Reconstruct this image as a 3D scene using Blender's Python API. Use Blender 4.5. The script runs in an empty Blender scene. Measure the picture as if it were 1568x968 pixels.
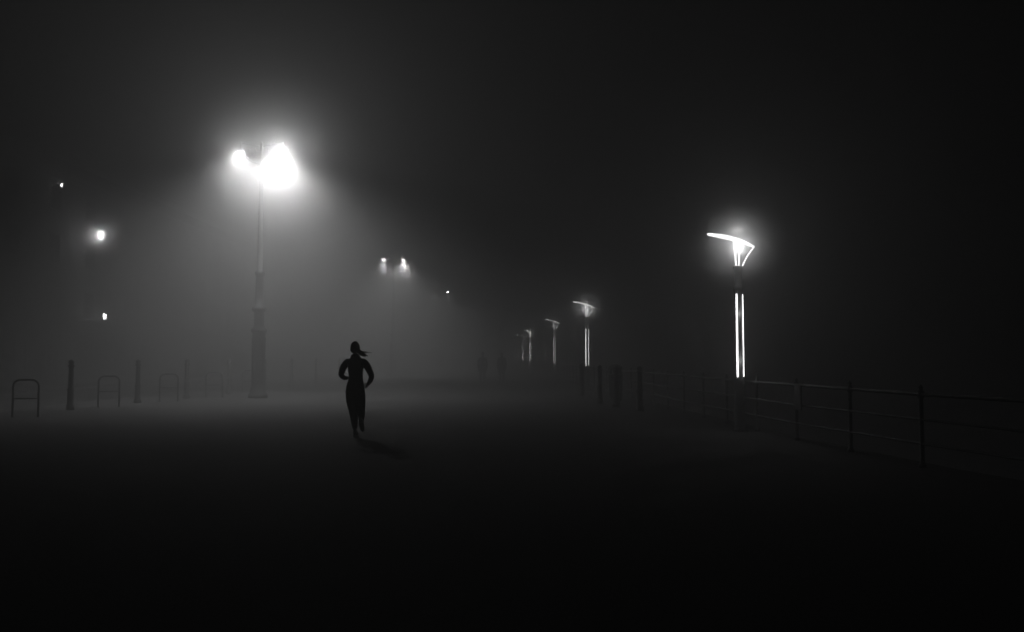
import bpy, bmesh, math, random
from mathutils import Vector, Matrix
random.seed(4)
D=bpy.data; S=bpy.context.scene; C=S.collection
S.view_settings.view_transform='Standard'
S.view_settings.look='None'
S.view_settings.exposure=0

# ------------------------------------------------ materials
def mat(name,col=0.1,rough=0.6,metal=0.0,noise=0.0,nscale=8.0,bump=0.0,bscale=60.0):
    m=D.materials.new(name); m.use_nodes=True
    nt=m.node_tree; b=nt.nodes['Principled BSDF']
    b.inputs['Base Color'].default_value=(col,col,col,1)
    b.inputs['Roughness'].default_value=rough
    b.inputs['Metallic'].default_value=metal
    tc=nt.nodes.new('ShaderNodeTexCoord')
    if noise>0:
        n=nt.nodes.new('ShaderNodeTexNoise'); n.inputs['Scale'].default_value=nscale
        n.inputs['Detail'].default_value=6
        nt.links.new(tc.outputs['Object'],n.inputs['Vector'])
        r=nt.nodes.new('ShaderNodeMapRange')
        r.inputs['From Min'].default_value=0.3; r.inputs['From Max'].default_value=0.7
        r.inputs['To Min'].default_value=col*(1-noise); r.inputs['To Max'].default_value=col*(1+noise)
        nt.links.new(n.outputs['Fac'],r.inputs['Value'])
        nt.links.new(r.outputs['Result'],b.inputs['Base Color'])
    if bump>0:
        n2=nt.nodes.new('ShaderNodeTexNoise'); n2.inputs['Scale'].default_value=bscale
        nt.links.new(tc.outputs['Object'],n2.inputs['Vector'])
        bp=nt.nodes.new('ShaderNodeBump'); bp.inputs['Strength'].default_value=bump
        bp.inputs['Distance'].default_value=0.02
        nt.links.new(n2.outputs['Fac'],bp.inputs['Height'])
        nt.links.new(bp.outputs['Normal'],b.inputs['Normal'])
    return m
def emis(name,strength,sample='NONE'):
    m=D.materials.new(name); m.use_nodes=True
    nt=m.node_tree; nt.nodes.clear()
    o=nt.nodes.new('ShaderNodeOutputMaterial'); e=nt.nodes.new('ShaderNodeEmission')
    e.inputs['Strength'].default_value=strength
    nt.links.new(e.outputs[0],o.inputs['Surface'])
    m.cycles.emission_sampling=sample
    return m
M_iron=mat('painted_iron',0.035,0.6,0.0,0.3,5)
M_stand=mat('galvanised_stand',0.10,0.7,0.0,0.3,8)
M_steel=mat('post_paint',0.07,0.7,0.0,0.15,9)
M_rail=mat('rail_paint',0.12,0.6,0,0.2,12)
M_black=mat('dark_sportswear',0.012,0.9,0,0.3,20)
M_hair=mat('dark_hair',0.02,0.6,0,0.4,60)
M_skin=mat('skin',0.22,0.6)
M_shoe=mat('running_shoe',0.06,0.6,0,0.4,30)
M_sole=mat('shoe_sole',0.35,0.7)
M_coat=mat('dark_coat',0.03,0.9,0,0.3,10)
M_eye=mat('eye',0.5,0.2)
M_stone=mat('dark_brick',0.08,0.9,0,0.25,1.2,0.3,20)
M_trim=mat('stucco_trim',0.10,0.8,0,0.2,3)
M_glass=mat('window_glass',0.02,0.15)
M_door=mat('door_paint',0.04,0.4)
M_roof=mat('slate_roof',0.06,0.7,0,0.3,5)
M_kerb=mat('kerb_granite',0.09,0.8,0,0.3,15)
M_paint=mat('road_paint',0.4,0.7,0,0.25,6)
M_asph=mat('asphalt',0.04,0.85,0,0.35,3,0.6,90)
M_beach=mat('shingle_beach',0.10,0.95,0,0.4,2,1.0,25)
M_sea=mat('sea_water',0.02,0.2,0,0,1,0.5,0.6)
M_bin=mat('bin_plastic',0.03,0.5)

# promenade surface
M_prom=D.materials.new('promenade_paving'); M_prom.use_nodes=True
nt=M_prom.node_tree; b=nt.nodes['Principled BSDF']; tc=nt.nodes.new('ShaderNodeTexCoord')
n1=nt.nodes.new('ShaderNodeTexNoise'); n1.inputs['Scale'].default_value=0.35; n1.inputs['Detail'].default_value=8; n1.inputs['Roughness'].default_value=0.65
n2=nt.nodes.new('ShaderNodeTexNoise'); n2.inputs['Scale'].default_value=35; n2.inputs['Detail'].default_value=4
mx=nt.nodes.new('ShaderNodeMath'); mx.operation='MULTIPLY'
r1=nt.nodes.new('ShaderNodeMapRange'); r1.inputs['From Min'].default_value=.3; r1.inputs['From Max'].default_value=.7
r1.inputs['To Min'].default_value=.035; r1.inputs['To Max'].default_value=.08
r2=nt.nodes.new('ShaderNodeMapRange'); r2.inputs['From Min'].default_value=.3; r2.inputs['From Max'].default_value=.7
r2.inputs['To Min'].default_value=.5; r2.inputs['To Max'].default_value=1.4
for n in (n1,n2): nt.links.new(tc.outputs['Object'],n.inputs['Vector'])
nt.links.new(n1.outputs['Fac'],r1.inputs['Value']); nt.links.new(n2.outputs['Fac'],r2.inputs['Value'])
nt.links.new(r1.outputs[0],mx.inputs[0]); nt.links.new(r2.outputs[0],mx.inputs[1])
nt.links.new(mx.outputs[0],b.inputs['Base Color']); b.inputs['Roughness'].default_value=.9
b.inputs['Specular IOR Level'].default_value=.3
bp=nt.nodes.new('ShaderNodeBump'); bp.inputs['Strength'].default_value=.5; bp.inputs['Distance'].default_value=.01
nt.links.new(n2.outputs['Fac'],bp.inputs['Height']); nt.links.new(bp.outputs[0],b.inputs['Normal'])

# ------------------------------------------------ helpers
def obj(name,bm,m=None,parent=None,smooth=False,loc=None):
    me=D.meshes.new(name); bm.normal_update(); bm.to_mesh(me); bm.free()
    o=D.objects.new(name,me); C.objects.link(o)
    if m:
        for mm in (m if isinstance(m,(list,tuple)) else [m]): me.materials.append(mm)
    if smooth:
        for p in me.polygons: p.use_smooth=True
    if parent: o.parent=parent
    if loc: o.location=loc
    return o
def empty(name,loc,rz=0):
    e=D.objects.new(name,None); C.objects.link(e); e.location=loc; e.rotation_euler=(0,0,rz); e.empty_display_size=.3
    return e
def add_box(bm,c,s,mi=0,rot=None):
    r=bmesh.ops.create_cube(bm,size=1)
    M=Matrix.Translation(c)@((rot or Matrix()).to_4x4())@Matrix.Diagonal((s[0],s[1],s[2],1))
    bmesh.ops.transform(bm,matrix=M,verts=r['verts'])
    for f in {f for v in r['verts'] for f in v.link_faces}: f.material_index=mi
def add_tube(bm,pts,rad,n=10,mi=0,cap=True):
    pts=[Vector(p) for p in pts]
    if not isinstance(rad,(list,tuple)): rad=[rad]*len(pts)
    rings=[]; up=None
    for i,p in enumerate(pts):
        t=(pts[min(i+1,len(pts)-1)]-pts[max(i-1,0)]).normalized()
        if up is None: up=Vector((0,1,0)) if abs(t.y)<.9 else Vector((1,0,0))
        a=t.cross(up).normalized(); bb=a.cross(t).normalized(); up=bb
        rings.append([bm.verts.new(p+(a*math.cos(2*math.pi*k/n)+bb*math.sin(2*math.pi*k/n))*rad[i]) for k in range(n)])
    for i in range(len(rings)-1):
        for k in range(n):
            f=bm.faces.new((rings[i][k],rings[i][(k+1)%n],rings[i+1][(k+1)%n],rings[i+1][k])); f.material_index=mi; f.smooth=True
    if cap:
        f=bm.faces.new(rings[0][::-1]); f.material_index=mi
        f=bm.faces.new(rings[-1]); f.material_index=mi
def add_lathe(bm,prof,n=20,c=(0,0,0),mi=0):
    rings=[]
    for r,z in prof:
        rings.append([bm.verts.new((c[0]+max(r,.0005)*math.cos(2*math.pi*k/n),c[1]+max(r,.0005)*math.sin(2*math.pi*k/n),c[2]+z)) for k in range(n)])
    for i in range(len(rings)-1):
        for k in range(n):
            f=bm.faces.new((rings[i][k],rings[i][(k+1)%n],rings[i+1][(k+1)%n],rings[i+1][k])); f.material_index=mi; f.smooth=True
    f=bm.faces.new(rings[0][::-1]); f.material_index=mi
    f=bm.faces.new(rings[-1]); f.material_index=mi
def sheet(name,poly,z,m):
    bm=bmesh.new(); bm.faces.new([bm.verts.new((x,y,z)) for x,y in poly])
    return obj(name,bm,m)
def light(name,kind,power,parent,loc,rad=.08,rot=(0,0,0),size=None,blend=None):
    l=D.lights.new(name,kind); l.energy=power; l.shadow_soft_size=rad
    if kind=='SPOT': l.spot_size=size; l.spot_blend=blend
    o=D.objects.new(name,l); C.objects.link(o); o.parent=parent; o.location=loc; o.rotation_euler=rot
    return o

# ------------------------------------------------ ground
RL=[(7.6,-6),(7.0,3),(6.35,6.5),(5.4,10.6),(4.95,14.4),(4.75,16.6),(4.45,22),(4.05,30),(3.7,38),(3.3,50),(2.7,62),(2.1,75),(1.5,90),(.9,110),(.6,150)]
def rail_x(y):
    for (x0,y0),(x1,y1) in zip(RL,RL[1:]):
        if y0<=y<=y1: return x0+(x1-x0)*(y-y0)/(y1-y0)
    return RL[-1][0]
sheet('ground',[(-900,-900),(900,-900),(900,900),(-900,900)],-2.4,M_beach)
sheet('sea',[(60,-900),(900,-900),(900,900),(60,900)],-2.38,M_sea)
edge=[(x+.35,y) for x,y in RL]
bm=bmesh.new()
bm.faces.new([bm.verts.new((x,y,0)) for x,y in [(-13.6,-6)]+edge+[(-13.6,150)]])
obj('promenade',bm,M_prom)
bm=bmesh.new()
for (x0,y0),(x1,y1) in zip(edge,edge[1:]):
    v=[bm.verts.new(p) for p in ((x0,y0,-.002),(x0,y0,-2.39),(x1,y1,-2.39),(x1,y1,-.002))]; bm.faces.new(v)
obj('sea_wall',bm,M_stone)
sheet('road',[(-21.8,-6),(-13.8,-6),(-13.8,150),(-21.8,150)],-.12,M_asph)
bm=bmesh.new()
y=-6
while y<150:
    add_box(bm,(-13.7,y+.455,-.06),(.2,.9,.125)); add_box(bm,(-21.9,y+.455,-.06),(.2,.9,.125)); y+=.912
obj('kerb',bm,M_kerb)
sheet('pavement',[(-30,-6),(-22,-6),(-22,150),(-30,150)],0,M_kerb)
bm=bmesh.new(); y=-4
while y<140:
    bm.faces.new([bm.verts.new(p) for p in ((-17.85,y,-.116),(-17.75,y,-.116),(-17.75,y+2,-.116),(-17.85,y+2,-.116))]); y+=5
for x in (-14.2,-21.4):
    bm.faces.new([bm.verts.new(p) for p in ((x,-6,-.116),(x+.1,-6,-.116),(x+.1,150,-.116),(x,150,-.116))])
obj('road_marking',bm,M_paint)

# ------------------------------------------------ fog
def volmat(name,d,g):
    m=D.materials.new(name); m.use_nodes=True; nt=m.node_tree; nt.nodes.clear()
    o=nt.nodes.new('ShaderNodeOutputMaterial'); v=nt.nodes.new('ShaderNodeVolumeScatter')
    v.inputs['Density'].default_value=d; v.inputs['Anisotropy'].default_value=g
    nt.links.new(v.outputs[0],o.inputs['Volume']); return m
bm=bmesh.new(); add_box(bm,(0,90,27),(320,320,60))
obj('fog',bm,volmat('fog_volume',.065,.3))
def gradvol(name,d,R,pw):
    m=volmat(name,d,.2); nt=m.node_tree; v=[n for n in nt.nodes if n.type=='VOLUME_SCATTER'][0]
    tc=nt.nodes.new('ShaderNodeTexCoord'); ln=nt.nodes.new('ShaderNodeVectorMath'); ln.operation='LENGTH'
    nt.links.new(tc.outputs['Object'],ln.inputs[0])
    r=nt.nodes.new('ShaderNodeMapRange'); r.inputs['From Min'].default_value=0; r.inputs['From Max'].default_value=R
    r.inputs['To Min'].default_value=1; r.inputs['To Max'].default_value=0
    nt.links.new(ln.outputs['Value'],r.inputs['Value'])
    p=nt.nodes.new('ShaderNodeMath'); p.operation='POWER'; p.inputs[1].default_value=pw
    nt.links.new(r.outputs[0],p.inputs[0])
    q=nt.nodes.new('ShaderNodeMath'); q.operation='MULTIPLY'; q.inputs[1].default_value=d
    nt.links.new(p.outputs[0],q.inputs[0]); nt.links.new(q.outputs[0],v.inputs['Density'])
    return m
def halo_volume(parent,c,r,d,pw=2.2):  # added ball of denser scatter, imitates the wide halo around a lamp
    bm=bmesh.new(); bmesh.ops.create_icosphere(bm,subdivisions=4,radius=r)
    obj('halo_volume',bm,gradvol('lamp_halo',d,r,pw),parent,loc=c)

# ------------------------------------------------ left street lamps
M_lens=emis('lamp_lens',8)
M_lens2=emis('lamp_lens_mid',50)
M_lens3=emis('lamp_lens_far',210)
def street_lamp(x,y,pL,pR,rz=0,near=False):
    e=empty('street_lamp',(x,y,0),rz)
    bm=bmesh.new()
    add_lathe(bm,[(.34,0),(.34,.12),(.28,.16),(.26,.35),(.22,.42),(.22,2.30),(.27,2.36),(.27,2.44),(.20,2.50),(.17,2.60),(.17,3.05),(.25,3.12),(.25,3.22),(.15,3.3),(.13,4.35),(.17,4.42),(.17,4.5),(.10,4.58),(.085,6.5),(.07,8.3),(.11,8.36),(.11,8.44),(.06,8.5),(.05,9.1),(.08,9.15),(.03,9.2),(.005,9.3)],20)
    for k in range(8):
        a=k*math.pi/4
        add_box(bm,(.225*math.cos(a),.225*math.sin(a),1.3),(.03,.03,1.7),rot=Matrix.Rotation(a,3,'Z'))
    obj('column',bm,M_iron,e)
    bm=bmesh.new()
    for s in (-1,1):
        pts=[(s*.05,0,8.45)]+[(s*(.05+.70*math.sin(t*math.pi/2)),0,8.45+.75*(1-math.cos(t*math.pi/2))+.0) for t in [i/8 for i in range(1,9)]]
        add_tube(bm,pts,[.035]*7+[.03]*2,8)
        sp=[(s*(.32+.16*(1-i/16)*math.cos(i*.55)),0,8.9+.16*(1-i/16)*math.sin(i*.55)) for i in range(15)]
        add_tube(bm,sp,.014,6)
        add_tube(bm,[(s*.03,0,9.08),(s*.75,0,9.2)],.018,6)
        add_tube(bm,[(s*.75,0,9.24),(s*.75,0,9.0)],.03,8)
    obj('arms',bm,M_iron,e)
    for s,p,nm in ((-1,pL,'left'),(1,pR,'right')):
        bm=bmesh.new()
        add_lathe(bm,[(.03,.20),(.06,.18),(.08,.12),(.12,.09),(.15,.05),(.14,.04)][::-1],20,(s*.75,0,8.84))
        obj('lantern_hood_'+nm,bm,M_iron,e)
        bm=bmesh.new()
        add_lathe(bm,[(.01,-.17),(.09,-.145),(.13,-.09),(.14,0),(.135,.04)],20,(s*.75,0,8.84))
        obj('lantern_bowl_'+nm,bm,M_lens if near else (M_lens2 if y<70 else M_lens3),e,True)
        light('bulb_'+nm,'SPOT',p,e,(s*.75,-.22 if near else 0,8.78 if near else 8.64),.14,(0,0,0),math.radians(146),1.0)
        if near:
            light('spill_'+nm,'POINT',p*.10,e,(s*.75,-.24,8.78),.14)
    return e
L1=street_lamp(-9.06,28.5,1400,5600,near=True)
halo_volume(L1,(.78,-.15,8.74),3.4,.24,1.5)
halo_volume(L1,(-.74,-.15,8.76),2.2,.20,1.4)
L2=street_lamp(-8.95,60,3000,4700)
halo_volume(L2,(.75,-.1,8.75),1.8,.35,1.5); halo_volume(L2,(-.75,-.1,8.75),1.5,.3,1.5)
street_lamp(-8.0,90,2500,2500)
street_lamp(-6.5,114,2500,2500)

# ------------------------------------------------ promenade (sail) lamps
M_strip=emis('light_strip',5,'NONE')
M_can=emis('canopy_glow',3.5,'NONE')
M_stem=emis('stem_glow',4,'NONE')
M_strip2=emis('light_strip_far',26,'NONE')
def prom_lamp(x,y,p):
    far=y>60
    e=empty('promenade_lamp',(x,y,0))
    bm=bmesh.new()
    add_lathe(bm,[(.16,0),(.16,.03),(.105,.05),(.105,1.0),(.085,1.03),(.08,2.75),(.095,2.78),(.095,2.84),(.075,2.86),(.07,3.2),(.10,3.22),(.10,3.26),(.03,3.27)],20)
    for k in range(6):
        a=k*math.pi/3; add_lathe(bm,[(.015,.03),(.015,.06)],6,(.135*math.cos(a),.135*math.sin(a),0))
    obj('post',bm,M_steel,e)
    bm=bmesh.new()
    add_box(bm,(-.058,-.085,1.88),(.028,.02,1.64)); add_box(bm,(.066,-.075,1.88),(.014,.02,1.62))
    obj('light_strips',bm,M_strip2 if far else M_strip,e)
    bm=bmesh.new(); N=24; top=[];bot=[]
    for i in range(N+1):
        t=i/N; X=-.60+.94*t; Z=3.925-.06*t-.20*t**2.2
        w=.20*math.sin(math.pi*min(1,t**.75*.93+.02))**.8 if 0<t<1 else .012
        w=max(w,.012); th=.010+.030*math.sin(math.pi*t)
        top.append([bm.verts.new((X,w*s,Z-.03*s*s+.0)) for s in (-1,-.5,0,.5,1)])
        bot.append([bm.verts.new((X,w*s,Z-.03*s*s-th*(1-.8*s*s))) for s in (-1,-.5,0,.5,1)])
    for i in range(N):
        for k in range(4):
            bm.faces.new((top[i][k],top[i+1][k],top[i+1][k+1],top[i][k+1]))
            bm.faces.new((bot[i][k+1],bot[i+1][k+1],bot[i+1][k],bot[i][k]))
        bm.faces.new((top[i][0],bot[i][0],bot[i+1][0],top[i+1][0]))
        bm.faces.new((top[i+1][4],bot[i+1][4],bot[i][4],top[i][4]))
    obj('sail_canopy',bm,M_strip2 if far else M_can,e,True)
    bm=bmesh.new()
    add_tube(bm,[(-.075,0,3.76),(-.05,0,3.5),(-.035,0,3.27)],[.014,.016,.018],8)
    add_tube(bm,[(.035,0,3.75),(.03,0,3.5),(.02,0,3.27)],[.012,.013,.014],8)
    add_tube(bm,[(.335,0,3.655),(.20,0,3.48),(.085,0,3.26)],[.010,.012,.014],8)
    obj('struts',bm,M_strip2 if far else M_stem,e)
    light('uplight','POINT',p,e,(-.02,-.24,3.60),.05)
    if y<20:
        light('halo_fill','POINT',p*.3,e,(.0,.0,4.0),.05)  # added light with no lamp there, brightens the fog above the canopy
        for z in (1.4,2.3): light('strip_glow','POINT',p*.06,e,(0,-.16,z),.01)
    return e
P=[prom_lamp(*q) for q in [(4.5,15.8,21),(3.33,35.4,30),(2.77,52,30),(1.68,73,30),(1.2,88,30)]]
halo_volume(P[0],(-.02,-.08,3.66),1.0,1.5,1.6)
halo_volume(P[1],(-.02,-.08,3.66),1.0,.8,1.6)

# ------------------------------------------------ railing
bm=bmesh.new()
def rpt(y,z): return (rail_x(y),y,z)
posts=[-5+1.73*i for i in range(64)]
for z,r in ((.96,.026),(.62,.018),(.30,.018)):
    add_tube(bm,[rpt(y,z-(.01*math.sin(y)if z<.9 else 0)) for y in posts],r,8)
for y in posts:
    x=rail_x(y)
    add_lathe(bm,[(.05,0),(.05,.04),(.028,.06),(.026,.9),(.045,.93),(.045,.99),(.02,1.02),(.03,1.05),(.005,1.09)],10,(x,y,0))
obj('promenade_railing',bm,M_rail)
bm=bmesh.new()
add_box(bm,(rail_x(13.9)-.04,13.9,.76),(.02,.34,.44)); add_box(bm,(rail_x(13.9)-.052,13.9,.80),(.004,.28,.30),1)
obj('railing_sign',bm,[M_steel,M_rail])

# ------------------------------------------------ bollards, cycle stands, bins
def bollard(x,y,h=1.38):
    bm=bmesh.new()
    s=h/1.4
    add_lathe(bm,[(.11,0),(.11,.1),(.085,.14),(.08,.5),(.09,.53),(.09,.57),(.07,.6),(.06,1.18*s),(.085,1.21*s),(.085,1.25*s),(.05,1.27*s),(.075,1.31*s),(.07,1.36*s),(.03,1.4*s),(.005,1.41*s)],16)
    obj('bollard',bm,M_iron,loc=(x,y,0))
for x,y in [(-12.15,22),(-11.85,25.3),(-11.4,28),(-11.2,31.6),(-11.0,35.5),(-10.9,39.5),(-10.8,44),(-10.6,49)]: bollard(x,y)
def cycle_stand(x,y,rz):
    e=empty('cycle_stand',(x,y,0),rz)
    bm=bmesh.new(); w=.28; h=.9; R=.16
    pts=[(-w,0,0),(-w,0,h-R)]+[(-w+R-R*math.cos(a),0,h-R+R*math.sin(a)) for a in [math.radians(k) for k in (22,45,67,90)]]
    pts+=[(w-R+R*math.sin(a),0,h-R+R*math.cos(a)) for a in [math.radians(k) for k in (0,22,45,67,90)]]+[(w,0,0)]
    add_tube(bm,pts,.024,10)
    add_tube(bm,[(-w,0,.45),(w,0,.45)],.016,8)
    for s in (-1,1): add_lathe(bm,[(.07,0),(.07,.012),(.03,.014)],12,(s*w,0,0))
    obj('hoop',bm,M_stand,e)
for x,y in [(-11.8,19.4),(-11.75,23.3),(-11.25,26.2),(-10.7,28.7),(-11.0,33.5)]: cycle_stand(x,y,math.radians(14))
def litter_bin(x,y):
    e=empty('litter_bin',(x,y,0))
    bm=bmesh.new()
    add_lathe(bm,[(.20,0),(.22,.05),(.23,.80),(.25,.82),(.25,.87),(.21,.88)],20); obj('body',bm,M_bin,e)
    bm=bmesh.new()
    for k in range(4):
        a=k*math.pi/2+.78; add_box(bm,(.21*math.cos(a),.21*math.sin(a),.95),(.04,.04,.20))
    add_lathe(bm,[(.25,1.05),(.25,1.09),(.18,1.17),(.05,1.22)],20); obj('hood',bm,M_bin,e)
litter_bin(3.5,27)
for x,y in [(2.75,25),(3.05,23.4),(2.6,30),(3.45,21.6),(2.9,33),(3.3,25.2)]: bollard(x,y,1.2)

# ------------------------------------------------ people
def skin(name,chains,m,parent,sub=2,k=1.0):
    vs=[];es=[];rr=[];rt=[]
    for V,E,root in chains:
        o0=len(vs)
        for co,r in V:
            vs.append(co); r=r if isinstance(r,tuple) else (r,r); rr.append((r[0]*k,r[1]*k))
        es+= [(a+o0,b_+o0) for a,b_ in E]; rt.append(root+o0)
    me=D.meshes.new(name); me.from_pydata(vs,es,[]); me.update()
    o=D.objects.new(name,me); C.objects.link(o); o.parent=parent
    md=o.modifiers.new('Skin','SKIN'); md.use_smooth_shade=True; md.branch_smoothing=.6
    sv=me.skin_vertices[0].data
    for i,r in enumerate(rr): sv[i].radius=r; sv[i].use_root=(i in rt)
    s=o.modifiers.new('Sub','SUBSURF'); s.levels=sub; s.render_levels=sub
    me.materials.append(m)
    return o
def hand(name,w,d,side,parent,nrm,curl=1.0,m=None):
    w=Vector(w); d=Vector(d).normalized(); n=Vector(nrm); n=(n-d*n.dot(d)).normalized(); s=d.cross(n).normalized()*side
    ch=[]
    ch.append(([(w-d*.02,.022),(w+d*.03,(.032,.02)),(w+d*.07,(.036,.018)),(w+d*.085,(.03,.014))],[(0,1),(1,2),(2,3)],0))
    for k,L in enumerate((.070,.078,.073,.058)):
        off=s*(.030-.020*k); base=w+d*.075+off
        ps=[base]; ang=0; p=base
        for j,f in enumerate((.45,.32,.23)):
            ang+=curl*(.55+.25*j)
            p=p+(d*math.cos(ang)+n*math.sin(ang))*L*f*1.1; ps.append(p)
        ch.append(([(q,.0095-.001*j) for j,q in enumerate(ps)],[(0,1),(1,2),(2,3)],0))
    t0=w+d*.025+s*.022
    ch.append(([(t0,.013),(t0+d*.03+s*.025+n*.01,.011),(t0+d*.055+s*.027+n*.025,.0095),(t0+d*.075+s*.018+n*.035,.008)],[(0,1),(1,2),(2,3)],0))
    return skin(name,ch,m or M_skin,parent,1)
def head(parent,c,rz=0,tilt=0,sc=1.0):
    R=Matrix.Translation(c)@Matrix.Rotation(rz,4,'Z')@Matrix.Rotation(tilt,4,'X')@Matrix.Scale(sc,4)
    bm=bmesh.new(); bmesh.ops.create_uvsphere(bm,u_segments=36,v_segments=28,radius=1)
    for v in bm.verts:
        x,y,z=v.co
        X=x*.074; Y=y*.094; Z=z*.115
        if z<0: X*=1-.34*(-z)**1.3; Y*=1-.12*(-z)
        if z<-.1 and y<0: Y*=1-.35*min(1,(-z-.1)*1.3)
        if y>0:
            Y-=.010*max(0,1-abs(z-.02)/.22)*max(0,1-abs(abs(x)-.38)/.3)
            Y+=.022*max(0,1-abs(x)/.17)*max(0,1-abs(z+.17)/.25)
            Y+=.006*max(0,1-abs(x)/.35)*max(0,1-abs(z+.48)/.12)
            Y+=.008*max(0,1-abs(x)/.35)*max(0,1-abs(z+.85)/.25)
        v.co=(X,Y,Z)
    bm.transform(R); obj('head',bm,M_skin,parent,True)
    bm=bmesh.new()
    for s in (-1,1):
        r=bmesh.ops.create_uvsphere(bm,u_segments=12,v_segments=8,radius=.012); bmesh.ops.translate(bm,verts=r['verts'],vec=(s*.029,.074,.004))
    bm.transform(R); obj('eyes',bm,M_eye,parent,True)
    bm=bmesh.new()
    for s in (-1,1):
        r=bmesh.ops.create_uvsphere(bm,u_segments=12,v_segments=8,radius=1)
        bmesh.ops.transform(bm,matrix=Matrix.Translation((s*.075,-.005,-.01))@Matrix.Rotation(s*.3,4,'Z')@Matrix.Diagonal((.008,.018,.031,1)),verts=r['verts'])
    bm.transform(R); obj('ears',bm,M_skin,parent,True)
    bm=bmesh.new()
    add_box(bm,(0,.089,-.052),(.04,.008,.004)); bm.transform(R); obj('mouth',bm,M_hair,parent)
    bm=bmesh.new(); bmesh.ops.create_uvsphere(bm,u_segments=36,v_segments=28,radius=1)
    for v in bm.verts:
        x,y,z=v.co
        g=1+.02*math.sin(9*math.atan2(x,y)+3*z)
        X=x*.084*g; Y=y*.102*g-.008; Z=z*.124+.004
        if y>.25 and z<.45: Y=min(Y,.05); X*=.93
        if z<-.35: Z=-.35*.122+(Z+.35*.122)*.65
        if y>.0 and z<.1: Y*=.2
        v.co=(X,Y,Z)
    bm.transform(R); obj('hair',bm,M_hair,parent,True)
    return R
def shoe(parent,name,ank,toe_dir,up):
    f=Vector(toe_dir).normalized(); u=Vector(up); u=(u-f*u.dot(f)).normalized(); r=f.cross(u)
    Mx=Matrix((( r.x,f.x,u.x,ank[0]),(r.y,f.y,u.y,ank[1]),(r.z,f.z,u.z,ank[2]),(0,0,0,1)))
    bm=bmesh.new(); bmesh.ops.create_uvsphere(bm,u_segments=20,v_segments=16,radius=1)
    for v in bm.verts:
        x,y,z=v.co
        wd=.036+.012*max(0,y)*(1-.3*y); ht=.05 if y<0 else .05*(1-.45*y)
        Z=z*ht; 
        if y<0.2 and z>0: Z+=.035*max(0,1-abs(y+.35)/.6)
        v.co=(x*wd,.06+y*.135,max(Z,-.030)-.045)
    bm.transform(Mx); obj(name,bm,M_shoe,parent,True)
    bm=bmesh.new(); n=20
    lo=[];hi=[]
    for k in range(n):
        a=2*math.pi*k/n; y=math.sin(a); x=math.cos(a); wd=.040+.011*max(0,y)
        lo.append(bm.verts.new((x*wd,.06+y*.138,-.095))); hi.append(bm.verts.new((x*wd,.06+y*.138,-.068)))
    for k in range(n): bm.faces.new((lo[k],lo[(k+1)%n],hi[(k+1)%n],hi[k]))
    bm.faces.new(lo[::-1]); bm.faces.new(hi)
    bm.transform(Mx); obj(name+'_sole',bm,M_sole,parent)

def runner(x,y):
    e=empty('running_woman',(x,y,0))
    V=[((.00,0,.92),(.190,.14)),
       ((.0,.02,1.06),(.165,.115)),
       ((-.01,.05,1.20),(.180,.125)),
       ((-.015,.07,1.33),(.170,.115)),
       ((-.025,.08,1.43),(.075,.07)),
       ((-.03,.10,1.52),(.050,.05)),
       ((-.165,.06,1.375),.085),
       ((-.235,-.0,1.25),.066),
       ((-.255,-.06,1.12),.056),
       ((-.22,.06,1.07),.047),
       ((-.17,.16,1.07),.034),
       ((.145,.06,1.37),.085),
       ((.240,-.02,1.24),.066),
       ((.315,-.10,1.10),.056),
       ((.265,-.0,1.01),.047),
       ((.215,.08,.955),.034),
       ((-.10,.01,.83),.135),
       ((-.085,.06,.65),.112),
       ((-.055,.09,.48),.084),
       ((-.025,.04,.33),.078),
       ((.0,-.01,.13),.046),
       ((.095,.0,.83),.135),
       ((.09,-.01,.65),.112),
       ((.10,.0,.49),.084),
       ((.135,-.12,.42),.076),
       ((.175,-.30,.32),.046)]
    E=[(0,1),(1,2),(2,3),(3,4),(4,5),(3,6),(6,7),(7,8),(8,9),(9,10),(3,11),(11,12),(12,13),(13,14),(14,15),
       (0,16),(16,17),(17,18),(18,19),(19,20),(0,21),(21,22),(22,23),(23,24),(24,25)]
    skin('body',[(V,E,0)],M_black,e)
    skin('ankles',[([((-.004,-.004,.17),.036),((.002,-.012,.07),.034)],[(0,1)],0),([((.168,-.27,.335),.036),((.18,-.325,.30),.034)],[(0,1)],0)],M_skin,e,1)
    skin('neck',[([((-.02,.085,1.45),.048),((-.035,.11,1.56),.048)],[(0,1)],0)],M_skin,e,1)
    shoe(e,'left_shoe',(.0,-.01,.097),(.05,1,-.0),(0,0,1))
    shoe(e,'right_shoe',(.18,-.315,.31),(.25,-.15,-1),(.05,.9,-.2))
    hand('left_hand',(-.17,.16,1.07),(.3,.9,.15),-1,e,(.8,-.3,-.2))
    hand('right_hand',(.215,.08,.955),(-.35,.8,-.4),1,e,(-.8,-.3,-.2))
    R=head(e,(-.04,.125,1.612),.15,-.12,1.05)
    ch=[]
    b0=R@Vector((0,-.09,-.015))
    ch.append(([(b0,.035),(b0+Vector((.05,-.05,-.02)),.046),(b0+Vector((.10,-.07,-.06)),.046),(b0+Vector((.14,-.07,-.11)),.032),(b0+Vector((.20,-.06,-.14)),.014),(b0+Vector((.25,-.05,-.12)),.004)],[(i,i+1) for i in range(5)],0))
    for i in range(9):
        q=b0+Vector((.06+.01*i,-.06,-.03-.006*i)); a=random.uniform(-.9,.15); L=random.uniform(.12,.2)
        dd=Vector((math.cos(a),random.uniform(-.3,.3),math.sin(a)))
        ch.append(([(q,.012),(q+dd*L*.5,.008),(q+dd*L+Vector((0,0,-.02+.03*random.random())),.002)],[(0,1),(1,2)],0))
    skin('ponytail',ch,M_hair,e,1)
    return e
runner(-2.86,14.6)

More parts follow.
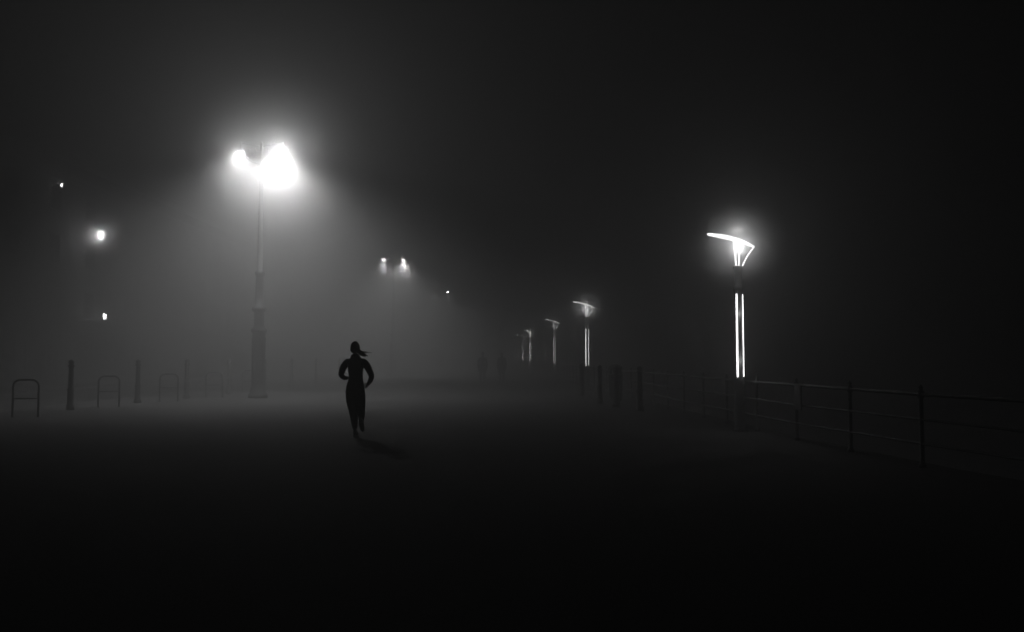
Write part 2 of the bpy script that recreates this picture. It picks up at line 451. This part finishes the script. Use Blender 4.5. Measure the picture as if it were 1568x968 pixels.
def walker(name,x,y,rz,h=1.72,stride=.18,coat=True,ph=1):
    k=h/1.72; e=empty(name,(x,y,0),rz); e.scale=(k,k,k)
    s=stride*ph
    V=[((0,0,.93),(.14,.11)),((0,0,1.1),(.135,.10)),((0,.01,1.28),(.15,.105)),((0,.01,1.40),(.13,.09)),((0,.01,1.47),.052),((0,.02,1.54),.05),
       ((-.17,0,1.42),.06),((-.21,.02*ph,1.25),.05),((-.235,-.02+.05*ph,1.10),.043),((-.235,.05+.1*ph,.95),.036),((-.22,.08+.13*ph,.86),.028),
       ((.17,0,1.42),.06),((.21,-.02*ph,1.25),.05),((.235,-.02-.05*ph,1.10),.043),((.235,.05-.1*ph,.95),.036),((.22,.08-.13*ph,.86),.028),
       ((-.09,0,.84),.10),((-.09,-s*.5,.66),.082),((-.09,-s*.6,.50),.062),((-.09,-s*.9,.32),.056),((-.09,-s*1.1,.12),.038),
       ((.09,0,.84),.10),((.09,s*.5,.66),.082),((.09,s*.8,.50),.062),((.09,s*.9,.32),.056),((.09,s,.12),.038)]
    E=[(0,1),(1,2),(2,3),(3,4),(4,5),(3,6),(6,7),(7,8),(8,9),(9,10),(3,11),(11,12),(12,13),(13,14),(14,15),
       (0,16),(16,17),(17,18),(18,19),(19,20),(0,21),(21,22),(22,23),(23,24),(24,25)]
    skin('body',[(V,E,0)],M_coat,e,2,1.2)
    if coat:
        bm=bmesh.new(); n=20; rings=[]
        for z,a,bb in ((1.18,.17,.125),(1.0,.185,.14),(.85,.20,.16),(.70,.215,.18)):
            rings.append([bm.verts.new((a*math.cos(2*math.pi*i/n),bb*math.sin(2*math.pi*i/n),z)) for i in range(n)])
        for a,bb in zip(rings,rings[1:]):
            for i in range(n): bm.faces.new((a[i],bb[i],bb[(i+1)%n],a[(i+1)%n]))
        obj('coat_skirt',bm,M_coat,e,True)
    shoe(e,'left_shoe',(-.09,-s*1.1,.097),(0,1,0),(0,0,1)); shoe(e,'right_shoe',(.09,s,.097),(0,1,0),(0,0,1))
    hand('left_hand',(-.22,.08+.13*ph,.86),(0,.25,-1),1,e,(1,0,0),.5); hand('right_hand',(.22,.08-.13*ph,.86),(0,.25,-1),-1,e,(-1,0,0),.5)
    head(e,(0,.03,1.63))
    return e
walker('pedestrian',-1.55,42,0,1.7)
walker('pedestrian',-.55,43,math.pi,1.68,ph=-1)

# ------------------------------------------------ terrace building
def terrace(y0,y1,H,nb):
    e=empty('terraced_hotel',(-24.4,y0,0))
    L=y1-y0; bw=L/nb; fl=H/4
    bm=bmesh.new()
    ww=1.1
    for s in range(4):
        z0=s*fl; wz0=z0+.8 if s else z0+.7; wz1=z0+fl-.55
        add_box(bm,(-.2,L/2,(z0+wz0)/2),(.4,L,wz0-z0)); add_box(bm,(-.2,L/2,(wz1+z0+fl)/2),(.4,L,z0+fl-wz1))
        ys=0
        for k in range(nb):
            c=(k+.5)*bw
            add_box(bm,(-.2,(ys+c-ww/2)/2,(wz0+wz1)/2),(.4,c-ww/2-ys,wz1-wz0)); ys=c+ww/2
        add_box(bm,(-.2,(ys+L)/2,(wz0+wz1)/2),(.4,L-ys,wz1-wz0))
    add_box(bm,(-5.2,L/2,H/2),(9.2,L,H-.02))
    obj('walls',bm,M_stone,e)
    bm=bmesh.new(); bg=bmesh.new()
    for s in range(4):
        z0=s*fl; wz0=z0+.8 if s else z0+.7; wz1=z0+fl-.55
        for k in range(nb):
            c=(k+.5)*bw
            add_box(bg,(-.33,c,(wz0+wz1)/2),(.02,ww-.02,wz1-wz0-.02))
            add_box(bm,(.05,c,wz0-.06),(.16,ww+.3,.1)); add_box(bm,(.04,c,wz1+.1),(.12,ww+.24,.14))
            add_box(bm,(-.28,c,(wz0+wz1)/2),(.06,.05,wz1-wz0-.03)); add_box(bm,(-.275,c,(wz0+wz1)/2),(.055,ww-.03,.06))
            if s==1:
                add_box(bm,(.35,c,wz0-.18),(.8,ww+.9,.12))
                for j in range(9): add_box(bm,(.72,c-(ww+.8)/2+j*(ww+.8)/8,wz0+.28),(.025,.025,.8))
                add_box(bm,(.72,c,wz0+.7),(.05,ww+.88,.04))
    for z in (fl-.12,H-.25): add_box(bm,(.1,L/2,z),(.3,L+.2,.18))
    add_box(bm,(.2,L/2,H+.02),(.5,L+.4,.2)); add_box(bm,(-.1,L/2,H+.42),(.25,L,.6))
    obj('trim_and_balconies',bm,M_trim,e); obj('windows',bg,M_glass,e)
    bm=bmesh.new()
    for k in range(1,nb,3):
        add_box(bm,(.03,(k)*bw,1.15),(.06,1.0,2.3))
    obj('doors',bm,M_door,e)
    bm=bmesh.new()
    v=[bm.verts.new(p) for p in ((-.5,.2,H+.02),(-5,.2,H+2),(-9.6,.2,H+.02),(-.5,L-.2,H+.02),(-5,L-.2,H+2),(-9.6,L-.2,H+.02))]
    for f in ((0,1,2),(3,5,4),(0,3,4,1),(1,4,5,2)): bm.faces.new([v[i] for i in f])
    obj('roof',bm,M_roof,e)
    bm=bmesh.new()
    for yy in (L*.2,L*.5,L*.8):
        add_box(bm,(-5,yy,H+2.3),(.7,1.6,1.6))
        for q in (-.5,0,.5): add_lathe(bm,[(.13,0),(.11,.4),(.14,.45)],10,(-5,yy+q,H+3.1))
    obj('chimneys',bm,M_stone,e)
terrace(26,80,11.4,15)

M_wl=emis('wall_lantern_glass',30)
def wall_lantern(y,z,s,p):
    e=empty('wall_lantern',(-24.4,y,z)); e.scale=(s,s,s)
    bm=bmesh.new()
    add_box(bm,(.03,0,.1),(.05,.16,.4)); add_tube(bm,[(.05,0,.2),(.4,0,.40),(.84,0,.32)],.02,8)
    X=.86
    add_lathe(bm,[(.20,.24),(.14,.30),(.03,.36)],6,(X,0,0)); add_lathe(bm,[(.10,-.25),(.12,-.22),(.12,-.2)],6,(X,0,0))
    for k in range(6):
        a=k*math.pi/3; add_tube(bm,[(X+.115*math.cos(a),.115*math.sin(a),-.21),(X+.185*math.cos(a),.185*math.sin(a),.24)],.010,5)
    obj('frame',bm,M_iron,e)
    bm=bmesh.new(); add_lathe(bm,[(.095,-.2),(.16,.23)],6,(X,0,0)); obj('glass',bm,M_wl,e)
    light('bulb','POINT',p,e,(X+.05,-.28,0),.05)
    return e
w=wall_lantern(44.9,8.3,1.25,170); halo_volume(w,(.88,-.2,0),1.3,1.3,1.7)
wall_lantern(46.4,3.8,.75,14)
wall_lantern(42.1,10.6,.42,3)

# ------------------------------------------------ world (night sky)
W=D.worlds.new('World'); S.world=W; W.use_nodes=True; nt=W.node_tree
bg=nt.nodes['Background']; sk=nt.nodes.new('ShaderNodeTexSky'); sk.sky_type='NISHITA'; sk.sun_disc=False
sk.sun_elevation=math.radians(-4); sk.sun_rotation=math.radians(200)
bw=nt.nodes.new('ShaderNodeRGBToBW'); nt.links.new(sk.outputs[0],bw.inputs[0]); nt.links.new(bw.outputs[0],bg.inputs['Color'])
bg.inputs['Strength'].default_value=.003

# ------------------------------------------------ camera
cam=D.cameras.new('camera'); co=D.objects.new('camera',cam); C.objects.link(co)
cam.sensor_width=36; cam.lens=28; cam.clip_end=3000
co.location=(0,0,1.45); co.rotation_euler=(math.radians(90+2.96),0,0)
S.camera=co
